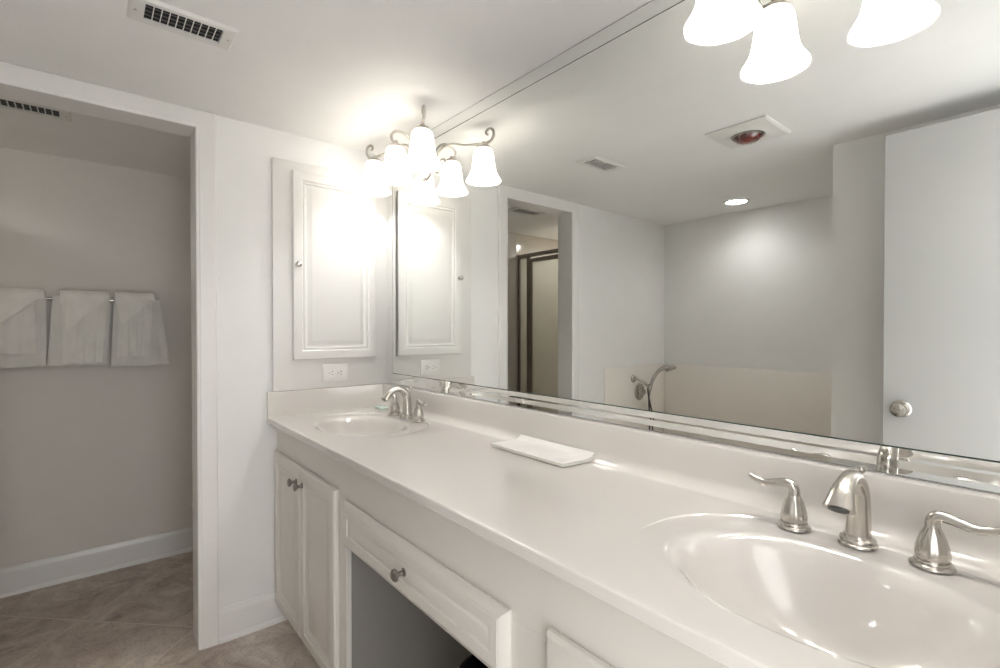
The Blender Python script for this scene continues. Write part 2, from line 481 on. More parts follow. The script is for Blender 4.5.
# ---- outlet
bm = B(); ol = thing('electrical_outlet', (0.019, -0.256, 1.066), 'white double outlet mounted sideways on the board below the medicine cabinet', 'outlet')
box(bm, 0.0190, 0.0245, -0.316, -0.197, 1.026, 1.108, 0.002); obj('cover_plate', bm, M['plastic'], ol, smooth=40)
for cy in (-0.277, -0.236):
    bm = B()
    ring = [(0.0245 + 0.0, cy + 0.0165 * math.cos(a) * (1 if abs(math.cos(a)) < 0.8 else 0.93), 1.067 + 0.0165 * math.sin(a)) for a in [2 * PI * i / 32 for i in range(32)]]
    ringloft(bm, [ring, [(x + 0.0018, y, z) for x, y, z in ring]], True, True)
    s = obj('socket', bm, M['plastic'], ol, smooth=40)
    bm = B()
    for dz in (-0.0065, 0.0065): box(bm, 0.0255, 0.0266, cy - 0.001, cy + 0.0085, 1.067 + dz - 0.0013, 1.067 + dz + 0.0013)
    lathe(bm, [(0, 0), (0.0026, 0), (0.0026, 0.0008), (0, 0.0008)], (0.0258, cy - 0.0085, 1.067), (1, 0, 0), 12, caps=False)
    obj('slot', bm, M['slot'], s)
bm = B(); lathe(bm, [(0, 0), (0.003, 0), (0.0025, 0.001), (0, 0.0012)], (0.0245, -0.2565, 1.067), (1, 0, 0), 12, caps=False); obj('screw', bm, M['plastic'], ol)

# ================================================================== MIRROR
MX0, MX1, MZ0, MZ1 = 0.090, 2.345, 1.0535, 2.080
SX0, SX1, SZ0, SZ1 = 0.0275, 2.396, 1.0035, 2.1265
mir = thing('wall_mirror', (1.2, 0.0, 1.0), 'wide wall mirror with a narrow mirrored border, filling the wall above the vanity', 'mirror')
bm = B()
rect_rings(bm, (MX0, -0.0045 + WY, MZ0), (1, 0, 0), (0, 0, 1), (0, -1, 0), MX1 - MX0, MZ1 - MZ0, [(0, 0), (0, 0.0052), (0.0008, 0.006), (0.0032, 0.006)])
for f in bm.faces: f.material_index = 1
bm.faces.ensure_lookup_table(); bm.faces[-1].material_index = 0
bmesh.ops.recalc_face_normals(bm, faces=bm.faces)
obj('mirror_glass', bm, [M['mirror'], M['edge']], mir)
bm = B()   # dark seam behind the glass edge
box(bm, SX0 - 0.0015, SX1 , -0.0020 + WY, -0.0003 + WY, SZ0 - 0.0010, H - 0.0002); obj('seam', bm, M['edge'], mir)
# bevelled border strips: facets (distance from glass edge, depth)
def strip(name, P0, P1, Q1, Q0, prof):
    """inner edge P0-P1, outer edge Q0-Q1 ; prof (t 0..1, y)"""
    P0, P1, Q0, Q1 = map(Vector, (P0, P1, Q0, Q1))
    bm = B()
    a = [P0.lerp(Q0, t) + Vector((0, y + WY, 0)) for t, y in prof]
    b = [P1.lerp(Q1, t) + Vector((0, y + WY, 0)) for t, y in prof]
    va = [bm.verts.new(p) for p in a]; vb = [bm.verts.new(p) for p in b]
    for i in range(len(prof) - 1): bm.faces.new((va[i], vb[i], vb[i + 1], va[i + 1]))
    # back
    for i in (0, len(prof) - 1): pass
    a2 = [bm.verts.new((p.x, -0.0022 + WY, p.z)) for p in (a[0], a[-1])]; b2 = [bm.verts.new((p.x, -0.0022 + WY, p.z)) for p in (b[0], b[-1])]
    bm.faces.new((va[0], a2[0], b2[0], vb[0])); bm.faces.new((va[-1], vb[-1], b2[1], a2[1])); bm.faces.new((a2[0], a2[1], b2[1], b2[0]))
    bmesh.ops.recalc_face_normals(bm, faces=bm.faces)
    return obj(name, bm, M['mirror_strip'], mir)
PB = [(0.0, -0.0070), (0.34, -0.0058), (0.44, -0.0058), (0.76, -0.0047), (1.0, -0.0049)]
strip('bottom_strip', (MX0, 0, MZ0), (MX1, 0, MZ0), (SX1, 0, SZ0), (SX0, 0, SZ0), PB)
strip('top_strip', (MX0, 0, MZ1), (MX1, 0, MZ1), (SX1, 0, SZ1), (SX0, 0, SZ1), PB)
strip('side_strip', (MX0, 0, MZ0), (MX0, 0, MZ1), (SX0, 0, SZ1), (SX0, 0, SZ0), PB)
strip('side_strip', (MX1, 0, MZ0), (MX1, 0, MZ1), (SX1, 0, SZ1), (SX1, 0, SZ0), PB)

# ================================================================== VANITY CABINET
vc = thing('vanity_cabinet', (1.2, -0.25, 0.0), 'long white vanity cabinet with raised panel doors and an open kneehole', 'cabinet')
ZC = 0.8675
KX0, KX1 = 0.748, 1.528
bm = B()
T = 0.018
def slab(x0, x1, y0, y1, z0, z1): box(bm, x0, x1, y0, y1, z0, z1, 0.0008, 1)
# face frame
slab(0.002, XE - 0.002, FACE, FACE + T, 0.715, ZC)            # wide apron rail
slab(0.002, 0.030, FACE, FACE + T, 0.09, 0.7152)
slab(0.685, KX0, FACE, FACE + T, 0.0, 0.7152)
slab(KX0 - 0.0, KX1, FACE, FACE + T, 0.620, 0.7152)
slab(KX1, 1.665, FACE, FACE + T, 0.0, 0.7152)
slab(2.36, XE - 0.002, FACE, FACE + T, 0.09, 0.7152)
slab(0.030, 0.685, FACE, FACE + T, 0.09, 0.125); slab(1.665, 2.36, FACE, FACE + T, 0.09, 0.125)
# bottoms, backs, toe kick
slab(0.002, 0.728, FACE + T, -0.003, 0.09, 0.108); slab(1.55, XE - 0.002, FACE + T, -0.003, 0.09, 0.108)
slab(0.002, KX0 - 0.002, FACE + 0.07, FACE + 0.085, 0.0, 0.0902); slab(KX1 + 0.002, XE - 0.002, FACE + 0.07, FACE + 0.085, 0.0, 0.0902)
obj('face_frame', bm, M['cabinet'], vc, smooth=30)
bm = B()
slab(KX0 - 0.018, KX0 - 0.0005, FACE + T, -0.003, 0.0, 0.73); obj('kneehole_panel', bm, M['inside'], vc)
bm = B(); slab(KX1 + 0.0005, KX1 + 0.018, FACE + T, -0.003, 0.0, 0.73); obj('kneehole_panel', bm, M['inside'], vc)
DR = [(0.002, 0), (0, 0.003), (0, 0.012), (0.004, 0.018), (0.009, 0.020), (0.042, 0.020), (0.045, 0.0165), (0.050, 0.0160), (0.054, 0.0170), (0.066, 0.0125), (0.072, 0.0120), (0.088, 0.0170), (0.092, 0.018)]
KN = [(0, 0), (0.011, 0), (0.011, 0.002), (0.006, 0.005), (0.0055, 0.016), (0.012, 0.021), (0.0155, 0.024), (0.0155, 0.028), (0.012, 0.0315), (0.006, 0.0325), (0, 0.033)]
def vknob(parent, x, z, y):
    bm = B(); lathe(bm, KN, (x, y, z), (0, -1, 0), 28, caps=False); obj('knob', bm, M['dark_nickel'], parent, smooth=35)
for x0, x1, kx in ((0.030, 0.3560, 0.325), (0.3610, 0.697, 0.392), (1.654, 1.994, 1.962), (2.000, 2.345, 2.032)):
    bm = B(); rect_rings(bm, (x0, FACE - 0.0004, 0.100), (1, 0, 0), (0, 0, 1), (0, -1, 0), x1 - x0, 0.649, DR)
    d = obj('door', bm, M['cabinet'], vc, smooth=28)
    vknob(d, kx, 0.690, FACE - 0.0204)
DR2 = [(0.001, 0), (0, 0.002), (0, 0.008), (0.002, 0.010), (0.019, 0.0195), (0.021, 0.0185), (0.0235, 0.0200), (0.0430, 0.020), (0.0455, 0.0165), (0.0495, 0.0165), (0.0535, 0.0185), (0.062, 0.0190)]
bm = B(); rect_rings(bm, (0.757, FACE - 0.0004, 0.590), (1, 0, 0), (0, 0, 1), (0, -1, 0), 0.790, 0.142, DR2)
d = obj('drawer_front', bm, M['cabinet'], vc, smooth=28)
vknob(d, 1.158, 0.661, FACE - 0.0190)
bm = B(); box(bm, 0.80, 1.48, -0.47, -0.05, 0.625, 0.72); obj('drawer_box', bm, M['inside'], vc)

# ================================================================== COUNTERTOP with integral basins
ZT = 0.893
ct = thing('countertop', (1.2, -0.27, ZT), 'long glossy cream cultured marble countertop with backsplash and two moulded sinks', 'countertop')
bm = B()
X0c, X1c = 0.001, XE - 0.002
def extr(prof, x0, x1, cap=True):
    ringloft(bm, [[(x0, y, z) for y, z in prof], [(x1, y, z) for y, z in prof]], cap, cap)
BYF, BYB = -0.532, -0.057
front = [(BYF, ZT)] + [(-0.5455 - 0.0045 * math.sin(a), ZT - 0.0045 + 0.0045 * math.cos(a)) for a in [PI / 2 * i / 6 for i in range(7)]] + [(-0.550, 0.8705), (-0.5475, 0.868), (-0.50, 0.868), (-0.50, 0.880), (BYF, 0.880)]
extr(front, X0c, X1c)
cove = [(BYB + 0.0, ZT)] + [(-0.052 + 0.030 * math.sin(a), ZT + 0.030 - 0.030 * math.cos(a)) for a in [PI / 2 * i / 8 for i in range(9)]]
cove += [(-0.0200, 0.960), (-0.0200, 0.9935), (-0.0185, 0.9980), (-0.0145, 1.0003), (WY - 0.0005, 1.0003), (WY - 0.0005, 0.880), (BYB, 0.880)]
extr(cove, X0c, X1c)
SINKS = (0.410, 2.000)
TAPS = (0.390, 1.994)
BW = 0.335
segs = [(X0c, SINKS[0] - BW), (SINKS[0] + BW, SINKS[1] - BW), (SINKS[1] + BW, X1c)]
for a, b in segs:
    if b - a > 0.001: box(bm, a, b, BYF, BYB, 0.880, ZT)
# side splash on the end wall
side = [(0.001, 0.880), (0.0205, 0.880), (0.0205, 0.9935), (0.0190, 0.9980), (0.0150, 1.0003), (0.001, 1.0003)]
ringloft(bm, [[(x, -0.549, z) for x, z in side], [(x, -0.0195, z) for x, z in side]], True, True)
top = obj('top_slab', bm, M['marble'], ct, smooth=35)

def superr(a, A, Bv, n):
    c, s = abs(math.cos(a)), abs(math.sin(a))
    return ((c / A) ** n + (s / Bv) ** n) ** (-1.0 / n)
def basin(cx):
    bm = B()
    cy = -0.306
    x0, x1, y0, y1 = cx - BW, cx + BW, BYF, BYB
    angs = [2 * PI * i / 160 for i in range(160)]
    for px, py in ((x0, y0), (x1, y0), (x1, y1), (x0, y1)): angs.append(math.atan2(py - cy, px - cx) % (2 * PI))
    angs = sorted(set(round(a, 6) for a in angs))
    def rect_r(a):
        c, s = math.cos(a), math.sin(a)
        t = 9
        if c > 1e-9: t = min(t, (x1 - cx) / c)
        if c < -1e-9: t = min(t, (x0 - cx) / c)
        if s > 1e-9: t = min(t, (y1 - cy) / s)
        if s < -1e-9: t = min(t, (y0 - cy) / s)
        return t
    # rings in terms of the inner rim ellipse and the outer step line
    DC = (0.0, 0.045)     # the drain sits behind the centre
    rings = []
    zb = 0.752
    def dep(a): return 0.0034 * max(0.0, min(1.0, (math.sin(a) + 0.15) / 0.6))
    prof = [(0.10, zb), (0.14, zb + 0.0005), (0.25, zb + 0.003), (0.40, zb + 0.0105), (0.55, zb + 0.024), (0.68, zb + 0.042), (0.79, zb + 0.064), (0.87, zb + 0.084), (0.92, zb + 0.0985), (0.96, zb + 0.1105), (0.99, zb + 0.1190), (1.02, zb + 0.1262), (1.05, zb + 0.1320), (1.08, zb + 0.1362), (1.11, zb + 0.1390), (1.14, zb + 0.1405), (1.17, zb + 0.1410)]
    for k, z in prof:
        r = []
        for a in angs:
            R = superr(a, 0.198, 0.147, 2.1) * k
            w = max(0, 1 - k) ** 1.3
            wz = max(0, (k - 0.85) / 0.32)
            r.append((cx + R * math.cos(a) + DC[0] * w, cy + R * math.sin(a) + DC[1] * w, z - dep(a) * wz))
        rings.append(r)
    for k, z in ((0.0, 1.0), (0.5, 1.0), (0.96, 1.0), (0.985, 0.9), (1.0, 0.08), (1.006, 0.0)):
        r = []
        for a in angs:
            Ri = superr(a, 0.198, 0.147, 2.1) * 1.17
            Ro = min(superr(a, 0.288, 0.236, 2.4), rect_r(a) * 0.98)
            R = Ri + (Ro - Ri) * k if k <= 1 else Ro * k
            if k == 0.0: R = Ri * 1.015
            r.append((cx + R * math.cos(a), cy + R * math.sin(a), ZT - dep(a) * z))
        rings.append(r)
    rings.append([(cx + rect_r(a) * math.cos(a), cy + rect_r(a) * math.sin(a), ZT) for a in angs])
    ringloft(bm, rings, False, False)
    for f in bm.faces: f.normal_flip() if f.normal.z < 0 else None
    bmesh.ops.recalc_face_normals(bm, faces=bm.faces)
    if sum(f.normal.z for f in bm.faces) < 0: bmesh.ops.reverse_faces(bm, faces=bm.faces)
    for f in bm.faces: f.smooth = True
    bs = obj('sink_basin', bm, M['marble'], ct)
    dx, dy = cx, cy + DC[1] * 0.9 ** 1.3
    bm = B()
    lathe(bm, [(0.0235, 0.0035), (0.0245, 0.005), (0.027, 0.0045), (0.029, 0.001), (0.0295, -0.003)], (dx, dy, zb - 0.0012), (0, 0, 1), 40, caps=False)
    obj('drain_ring', bm, M['nickel'], bs, smooth=40)
    bm = B()
    lathe(bm, [(0, 0.0), (0.0234, 0.0), (0.0236, 0.0042), (0.0220, -0.010), (0.0, -0.012)][:0] + [(0.0, -0.004), (0.0236, -0.004), (0.0236, 0.0)], (dx, dy, zb), (0, 0, 1), 32, caps=False)
    obj('drain_hole', bm, M['dark'], bs)
    bm = B()
    lathe(bm, [(0.004, -0.003), (0.004, 0.004), (0.0175, 0.0055), (0.019, 0.0075), (0.0175, 0.0095), (0.008, 0.0115), (0.0, 0.012)], (dx, dy, zb), (0, 0, 1), 32, caps=False)
    obj('drain_stopper', bm, M['dark_nickel'], bs, smooth=40)
    return bs
for c in SINKS: basin(c)

# ================================================================== FAUCETS
def flute(n, amp): return lambda a, h: 1.0 + (amp * math.cos(n * a) if 0.010 < h < 0.056 else 0)
ZD = ZT - 0.0022
def faucet(cx, label):
    t = thing('faucet', (cx, -0.090, ZD), label, 'faucet', 'widespread faucets behind the two sinks')
    y = -0.090
    # spout
    bm = B()
    tube(bm, [(cx, y, ZD + 0.006), (cx, y + 0.001, ZD + 0.035), (cx, y, ZD + 0.072), (cx, y - 0.006, ZD + 0.101), (cx, y - 0.028, ZD + 0.1235), (cx, y - 0.058, ZD + 0.1245), (cx, y - 0.085, ZD + 0.111), (cx, y - 0.1070, ZD + 0.0865)],
         [0.0200, 0.0190, 0.0182, 0.0172, 0.0150, 0.0142, 0.0170, 0.0222], 28, 8, flat=[(1, 1), (1, 1), (1, 1), (1, 0.98), (1, 0.9), (1, 0.8), (1.02, 0.72), (1.06, 0.62)], up=(0, -1, 0))
    sp = obj('spout', bm, M['nickel'], t, smooth=50)
    bm = B(); lathe(bm, [(0.029, 0), (0.030, 0.002), (0.029, 0.005), (0.0265, 0.0065), (0.0265, 0.0085), (0.0275, 0.010), (0.0265, 0.0125), (0.022, 0.0145), (0.020, 0.018)], (cx, y, ZD), (0, 0, 1), 40); obj('spout_base', bm, M['nickel'], sp, smooth=35)
    dirv = Vector((0, -0.022, -0.0245)).normalized()
    bm = B(); lathe(bm, [(0.0, 0.0015), (0.0135, 0.0015), (0.0145, -0.001), (0.0, -0.001)], Vector((cx, y - 0.1070, ZD + 0.0860)), dirv, 24, sy=0.62, sx=1.1, caps=False); obj('spout_outlet', bm, M['hose'], sp, smooth=35)
    bm = B(); lathe(bm, [(0.0026, 0), (0.0026, 0.020), (0.004, 0.021), (0.0068, 0.0245), (0.0075, 0.0285), (0.0055, 0.0325), (0, 0.034)], (cx, y + 0.010, ZD + 0.103), (0, 0.25, 1), 20); obj('lift_rod', bm, M['nickel'], t, smooth=40)
    for s in (-1, 1):
        hx = cx + s * 0.1005
        bm = B(); lathe(bm, [(0.0278, 0), (0.0292, 0.002), (0.0280, 0.0045), (0.0240, 0.006), (0.0225, 0.0075), (0.0240, 0.009), (0.0232, 0.011), (0.020, 0.013)], (hx, y - 0.005, ZD), (0, 0, 1), 40)
        h = obj('handle', bm, M['nickel'], t, smooth=35)
        bm = B(); lathe(bm, [(0.0200, 0.0115), (0.0222, 0.015), (0.0226, 0.022), (0.0215, 0.031), (0.0192, 0.040), (0.0160, 0.050), (0.0130, 0.057), (0.0112, 0.0605), (0.0102, 0.063)], (hx, y - 0.005, ZD), (0, 0, 1), 60, flute=flute(12, 0.022)); obj('handle_body', bm, M['nickel'], h, smooth=40)
        bm = B()
        tube(bm, [(hx, y - 0.005, ZD + 0.059), (hx, y - 0.005, ZD + 0.071), (hx + s * 0.004, y - 0.006, ZD + 0.0800), (hx + s * 0.014, y - 0.007, ZD + 0.0830), (hx + s * 0.032, y - 0.009, ZD + 0.0795), (hx + s * 0.050, y - 0.011, ZD + 0.076), (hx + s * 0.067, y - 0.013, ZD + 0.0795), (hx + s * 0.079, y - 0.014, ZD + 0.0855)],
             [0.0104, 0.0100, 0.0098, 0.0088, 0.0076, 0.0072, 0.0064, 0.0048], 18, 8)
        obj('lever', bm, M['nickel'], h, smooth=50)
    return t
f1 = faucet(TAPS[1], 'brushed nickel two-handle faucet behind the nearer, right-hand sink')
dup(f1, (TAPS[0], -0.090, ZD), 'brushed nickel two-handle faucet behind the far sink below the medicine cabinet')

# ================================================================== COUNTER ITEMS
bm = B()
def layer(bm, x0, x1, y0, y1, z0, z1, sk=0.0):
    t = bmesh.new(); nx, ny = 34, 16
    def lift(y): return 0.0 if y < -0.056 else (0.030 - math.sqrt(max(0, 0.030 ** 2 - min(0.029, y + 0.053) ** 2)) + 0.0004)
    def zz(u, v, top):
        e = min(u, 1 - u) * (x1 - x0); e2 = min(v, 1 - v) * (y1 - y0)
        rd = min(1, math.sqrt(max(0, 1 - (1 - min(1, e / 0.006)) ** 2))) * min(1, math.sqrt(max(0, 1 - (1 - min(1, e2 / 0.006)) ** 2)))
        n = noise.noise(Vector((u * 5, v * 3, z0 * 90))) * 0.0010
        mid = (z0 + z1) / 2
        return mid + (1 if top else -1) * (z1 - z0) / 2 * (0.25 + 0.75 * rd) + (n if top else 0)
    g = []
    for top_ in (False, True):
        gg = []
        for i in range(nx + 1):
            row = []
            for j in range(ny + 1):
                u, v = i / nx, j / ny
                wob = noise.noise(Vector((u * 4, v * 4, z0 * 50))) * 0.0015
                row.append(t.verts.new((x0 + (x1 - x0) * u + wob + sk * v, y0 + (y1 - y0) * v + wob, zz(u, v, top_) + lift(y0 + (y1 - y0) * v))))
            gg.append(row)
        g.append(gg)
    for i in range(nx):
        for j in range(ny):
            t.faces.new((g[1][i][j], g[1][i + 1][j], g[1][i + 1][j + 1], g[1][i][j + 1]))
            t.faces.new((g[0][i][j], g[0][i][j + 1], g[0][i + 1][j + 1], g[0][i + 1][j]))
    for i in range(nx):
        for j, fl in ((0, 0), (ny, 1)):
            q = (g[0][i][j], g[0][i + 1][j], g[1][i + 1][j], g[1][i][j])
            t.faces.new(q if not fl else q[::-1])
    for j in range(ny):
        for i, fl in ((0, 1), (nx, 0)):
            q = (g[0][i][j], g[0][i][j + 1], g[1][i][j + 1], g[1][i][j])
            t.faces.new(q if not fl else q[::-1])
    me = bpy.data.meshes.new('t'); t.to_mesh(me); t.free(); bm.from_mesh(me); bpy.data.meshes.remove(me)
layer(bm, 1.033, 1.345, -0.148, -0.030, ZT + 0.0006, ZT + 0.0078, 0.012)
layer(bm, 1.030, 1.342, -0.150, -0.028, ZT + 0.0074, ZT + 0.0150, 0.013)
ft = obj('folded_towel', bm, M['towel'], loc=(1.19, -0.09, ZT), smooth=60)
tag(ft, 'small white towel folded flat on the counter against the backsplash', 'towel')

sp = thing('wrapped_soap', (0.098, -0.066, ZT), 'tiny pale green wrapped soap lying beside the far faucet', 'soap')
bm = B(); box(bm, 0.062, 0.134, -0.086, -0.046, ZT + 0.0003, ZT + 0.010, 0.004, 3); obj('wrapper', bm, M['soap'], sp, smooth=50)
bm = B(); box(bm, 0.112, 0.128, -0.074, -0.058, ZT + 0.0099, ZT + 0.0106); obj('sticker', bm, M['soap_blue'], sp)

# ================================================================== WASTE BASKET in the kneehole
wb = thing('waste_basket', (1.285, -0.30, 0), 'black waste basket standing in the kneehole below the drawer', 'waste basket')
bm = B(); lathe(bm, [(0, 0.004), (0.095, 0.0005), (0.100, 0.004), (0.127, 0.350), (0.124, 0.350), (0.097, 0.008), (0, 0.008)], (1.285, -0.30, 0), (0, 0, 1), 48, caps=False); obj('bucket', bm, M['black'], wb, smooth=40)
bm = B(); lathe(bm, [(0.122, 0.347), (0.131, 0.347), (0.134, 0.354), (0.131, 0.361), (0.124, 0.361), (0.122, 0.355), (0.122, 0.347)], (1.285, -0.30, 0), (0, 0, 1), 48, caps=False); obj('rim', bm, M['black'], wb, smooth=40)

# ================================================================== VANITY LIGHTS
SHP = [(0.0235, 0.137), (0.031, 0.1355), (0.037, 0.130), (0.0412, 0.119), (0.0438, 0.102), (0.0460, 0.082), (0.0487, 0.062), (0.0525, 0.043), (0.0590, 0.028), (0.0672, 0.014), (0.0728, 0.005), (0.0745, 0.0)]
SH_X = {-1: -0.220, 0: 0.0, 1: 0.226}
SH_Y = {-1: -0.132, 0: -0.142, 1: -0.149}
def vanity_light(cx, label):
    t = thing('vanity_light', (cx, 0, 1.97), label, 'light fixture', 'three-shade lights on the mirror')
    ZB = 1.891
    bm = B(); lathe(bm, [(0.0, 0.0), (0.062, 0.0), (0.062, 0.004), (0.052, 0.012), (0.035, 0.018), (0.014, 0.022), (0.012, 0.052), (0.018, 0.056), (0.020, 0.064), (0.012, 0.074), (0.0, 0.078)], (cx, -0.0012, 1.975), (0, -1, 0), 40, sy=1.5 if False else 1.0, caps=False)
    obj('back_plate', bm, M['satin_lamp'], t, smooth=35)
    spots = []
    for s in (-1, 0, 1):
        hx, hy = cx + SH_X[s], SH_Y[s]
        spots.append((hx, hy))
        P0 = Vector((cx, -0.055, 0)); E = Vector((hx, hy, 0)); D = (E - P0)
        Ln = D.length; D.normalize()
        if s:
            prof = [(0.050, 1.985), (0.036, 1.978), (0.026, 1.962), (0.036, 1.944), (0.058, 1.946), (0.066, 1.968), (0.050, 1.990), (0.034, 2.010), (0.040, 2.036), (0.070, 2.056), (0.115, 2.060), (0.165, 2.050), (Ln - 0.02, 2.047), (Ln + 0.010, 2.050), (Ln + 0.030, 2.060), (Ln + 0.036, 2.080), (Ln + 0.024, 2.097), (Ln + 0.006, 2.094), (Ln + 0.004, 2.080), (Ln + 0.014, 2.076)]
            prof = [(0.036, 1.972), (0.020, 1.980), (0.004, 1.985), (0.000, 2.015), (0.016, 2.048), (0.052, 2.070), (0.100, 2.072), (0.150, 2.058), (Ln - 0.02, 2.050), (Ln + 0.012, 2.049), (Ln + 0.036, 2.057), (Ln + 0.049, 2.078), (Ln + 0.042, 2.101), (Ln + 0.022, 2.106), (Ln + 0.011, 2.092), (Ln + 0.020, 2.082)]
        else:
            prof = [(-0.030, 1.975), (-0.012, 1.990), (0.004, 2.010), (0.004, 2.034), (0.018, 2.062), (0.045, 2.080), (0.075, 2.088), (Ln + 0.018, 2.078), (Ln + 0.024, 2.058), (Ln + 0.010, 2.045), (Ln + 0.000, 2.043)][:]
            prof = [(0.000, 1.985), (-0.004, 2.018), (0.002, 2.056), (0.024, 2.088), (0.054, 2.101), (0.086, 2.096), (0.106, 2.078), (0.104, 2.058), (0.090, 2.050), (Ln, 2.050)]
        pts = [P0 + D * r + Vector((0, 0, z)) for r, z in prof]
        n = len(pts)
        bm = B(); tube(bm, pts, [0.0060] * (n - 4) + [0.0058, 0.0054, 0.0050, 0.0047], 12, 8)
        ar = obj('arm', bm, M['satin_lamp'], t, smooth=50)
        if s:   # small S-scroll below the arm
            q = [(0.006, 1.985), (0.022, 1.978), (0.042, 1.980), (0.054, 1.996), (0.048, 2.014), (0.032, 2.016), (0.026, 2.003), (0.036, 1.998)]
            bm = B(); tube(bm, [P0 + D * r + Vector((0, 0, z)) for r, z in q], 0.0042, 10, 8); obj('scroll', bm, M['satin_lamp'], ar, smooth=50)
        bm = B(); lathe(bm, [(0.006, 0.030), (0.009, 0.026), (0.010, 0.018), (0.024, 0.012), (0.031, 0.004), (0.031, 0.0), (0.0, 0.0)], (hx, hy, ZB + 0.136), (0, 0, 1), 28, caps=False); obj('shade_holder', bm, M['satin_lamp'], t, smooth=40)
        bm = B()
        inner = [(r - 0.0035, h + (0.0 if i else -0.002)) for i, (r, h) in enumerate(SHP)]
        lathe(bm, SHP + inner[::-1], (hx, hy, ZB), (0, 0, 1), 56, flute=lambda a, h: 1 + (0.012 * math.cos(8 * a) * max(0, 1 - h / 0.04)), caps=False)
        sh = obj('lamp_shade', bm, M['shade'], t, smooth=60)
        bm = B(); lathe(bm, [(0.0, 0.134), (0.012, 0.134), (0.013, 0.120), (0.018, 0.110), (0.021, 0.098), (0.018, 0.084), (0.010, 0.077), (0, 0.075)], (hx, hy, ZB), (0, 0, 1), 24, caps=False); obj('bulb', bm, M['bulb'], sh, smooth=60)
    return t, spots
vl, sp1 = vanity_light(TAPS[1] - 0.006, 'nickel three-shade scroll-arm light over the nearer, right-hand sink')
XL = 0.392
dup(vl, (XL, 0, 1.97), 'nickel three-shade scroll-arm light over the far sink beside the medicine cabinet')
for cx in (TAPS[1] - 0.006, XL):
    for s in (-1, 0, 1):
        ld = bpy.data.lights.new('vanity_bulb_light', 'POINT'); ld.energy = BULB_W; ld.color = LAMP_COL; ld.shadow_soft_size = 0.018
        lo = bpy.data.objects.new('vanity_bulb_light', ld); C.objects.link(lo); lo.location = (cx + SH_X[s], SH_Y[s], 1.891 + 0.052)

# ================================================================== CEILING FITTINGS
def vent(x0, x1, y0, y1, label, ncell=10, name='ceiling_vent'):
    t = thing(name, ((x0 + x1) / 2, (y0 + y1) / 2, H), label, 'air vent')
    z0 = H - 0.0005; z1 = H - 0.009; ix, iy = 0.022, 0.036
    bm = B()
    a = [(x0, y0), (x1, y0), (x1, y1), (x0, y1)]
    def ring(i, j, z): return [(x0 + i, y0 + j, z), (x1 - i, y0 + j, z), (x1 - i, y1 - j, z), (x0 + i, y1 - j, z)]
    ringloft(bm, [ring(0, 0, z0), ring(0.001, 0.001, z0 - 0.003), ring(0.006, 0.006, z1), ring(ix - 0.002, iy - 0.002, z1), ring(ix, iy, z1 + 0.002), ring(ix, iy, z0)], False, False)
    obj('frame', bm, M['vent'], t, smooth=25)
    bm = B(); box(bm, x0 + ix, x1 - ix, y0 + iy, y1 - iy, H - 0.0012, H - 0.0004); obj('duct', bm, M['dark'], t)
    w = (y1 - y0 - 2 * iy) / ncell
    for k in range(1, ncell):
        y = y0 + iy + w * k
        bm = B()
        tl = 0.0010
        p = [(y - 0.0014, z1 + 0.0005), (y + 0.0014, z1 + 0.0005), (y + 0.0009 + tl, H - 0.0040), (y - 0.0009 + tl, H - 0.0040)]
        ringloft(bm, [[(x0 + ix, yy, zz) for yy, zz in p], [(x1 - ix, yy, zz) for yy, zz in p]], True, True)
        obj('louver', bm, M['vent'], t)
    for k in range(1, 4):
        x = x0 + ix + (x1 - x0 - 2 * ix) * k / 4
        bm = B(); box(bm, x - 0.0007, x + 0.0007, y0 + iy, y1 - iy, H - 0.0034, H - 0.0014); obj('vane', bm, M['vane'], t)
    for yy in (y0 + 0.016, y1 - 0.016):
        bm = B(); lathe(bm, [(0, 0), (0.004, 0), (0.003, 0.0015), (0, 0.002)], ((x0 + x1) / 2, yy, z1), (0, 0, -1), 12, caps=False)
        obj('screw', bm, M['satin_lamp'], t)
    return t
vent(0.556, 0.684, -1.045, -0.792, 'white louvred ceiling vent above the vanity aisle')
vent(-0.442, -0.312, -1.460, -1.180, 'ceiling vent in the toilet room, seen through the doorway')

# heat lamp
hl = thing('heat_lamp', (1.293, -1.085, H), 'square white ceiling heat lamp with a dark red bulb', 'ceiling light')
bm = B()
S = 0.128
def sq(s, z): return [(1.293 - s, -1.085 - s, z), (1.293 + s, -1.085 - s, z), (1.293 + s, -1.085 + s, z), (1.293 - s, -1.085 + s, z)]
seg = 48
def circ(r, z): return [(1.293 + r * math.cos(2 * PI * i / seg), -1.085 + r * math.sin(2 * PI * i / seg), z) for i in range(seg)]
def sqn(s, z):
    out = []
    for i in range(seg):
        a = 2 * PI * i / seg; c, q = math.cos(a), math.sin(a); m = s / max(abs(c), abs(q)); out.append((1.293 + m * c, -1.085 + m * q, z))
    return out
ringloft(bm, [sqn(S, H - 0.0004), sqn(S, H - 0.008), sqn(S - 0.008, H - 0.0135), circ(0.080, H - 0.0150), circ(0.072, H - 0.019), circ(0.066, H - 0.017), circ(0.064, H - 0.002)], False, False)
obj('housing', bm, M['vent'], hl, smooth=30)
bm = B(); lathe(bm, [(0.063, 0.002), (0.060, 0.024), (0.0575, 0.024), (0.056, 0.004)], (1.293, -1.085, H), (0, 0, -1), 40, caps=False); obj('reflector_ring', bm, M['dark_nickel'], hl, smooth=30)
bm = B(); lathe(bm, [(0.055, 0.003), (0.0555, 0.020), (0.052, 0.032), (0.040, 0.042), (0.022, 0.048), (0.0, 0.050)], (1.293, -1.085, H), (0, 0, -1), 40, caps=False); obj('bulb', bm, M['heat_red'], hl, smooth=60)

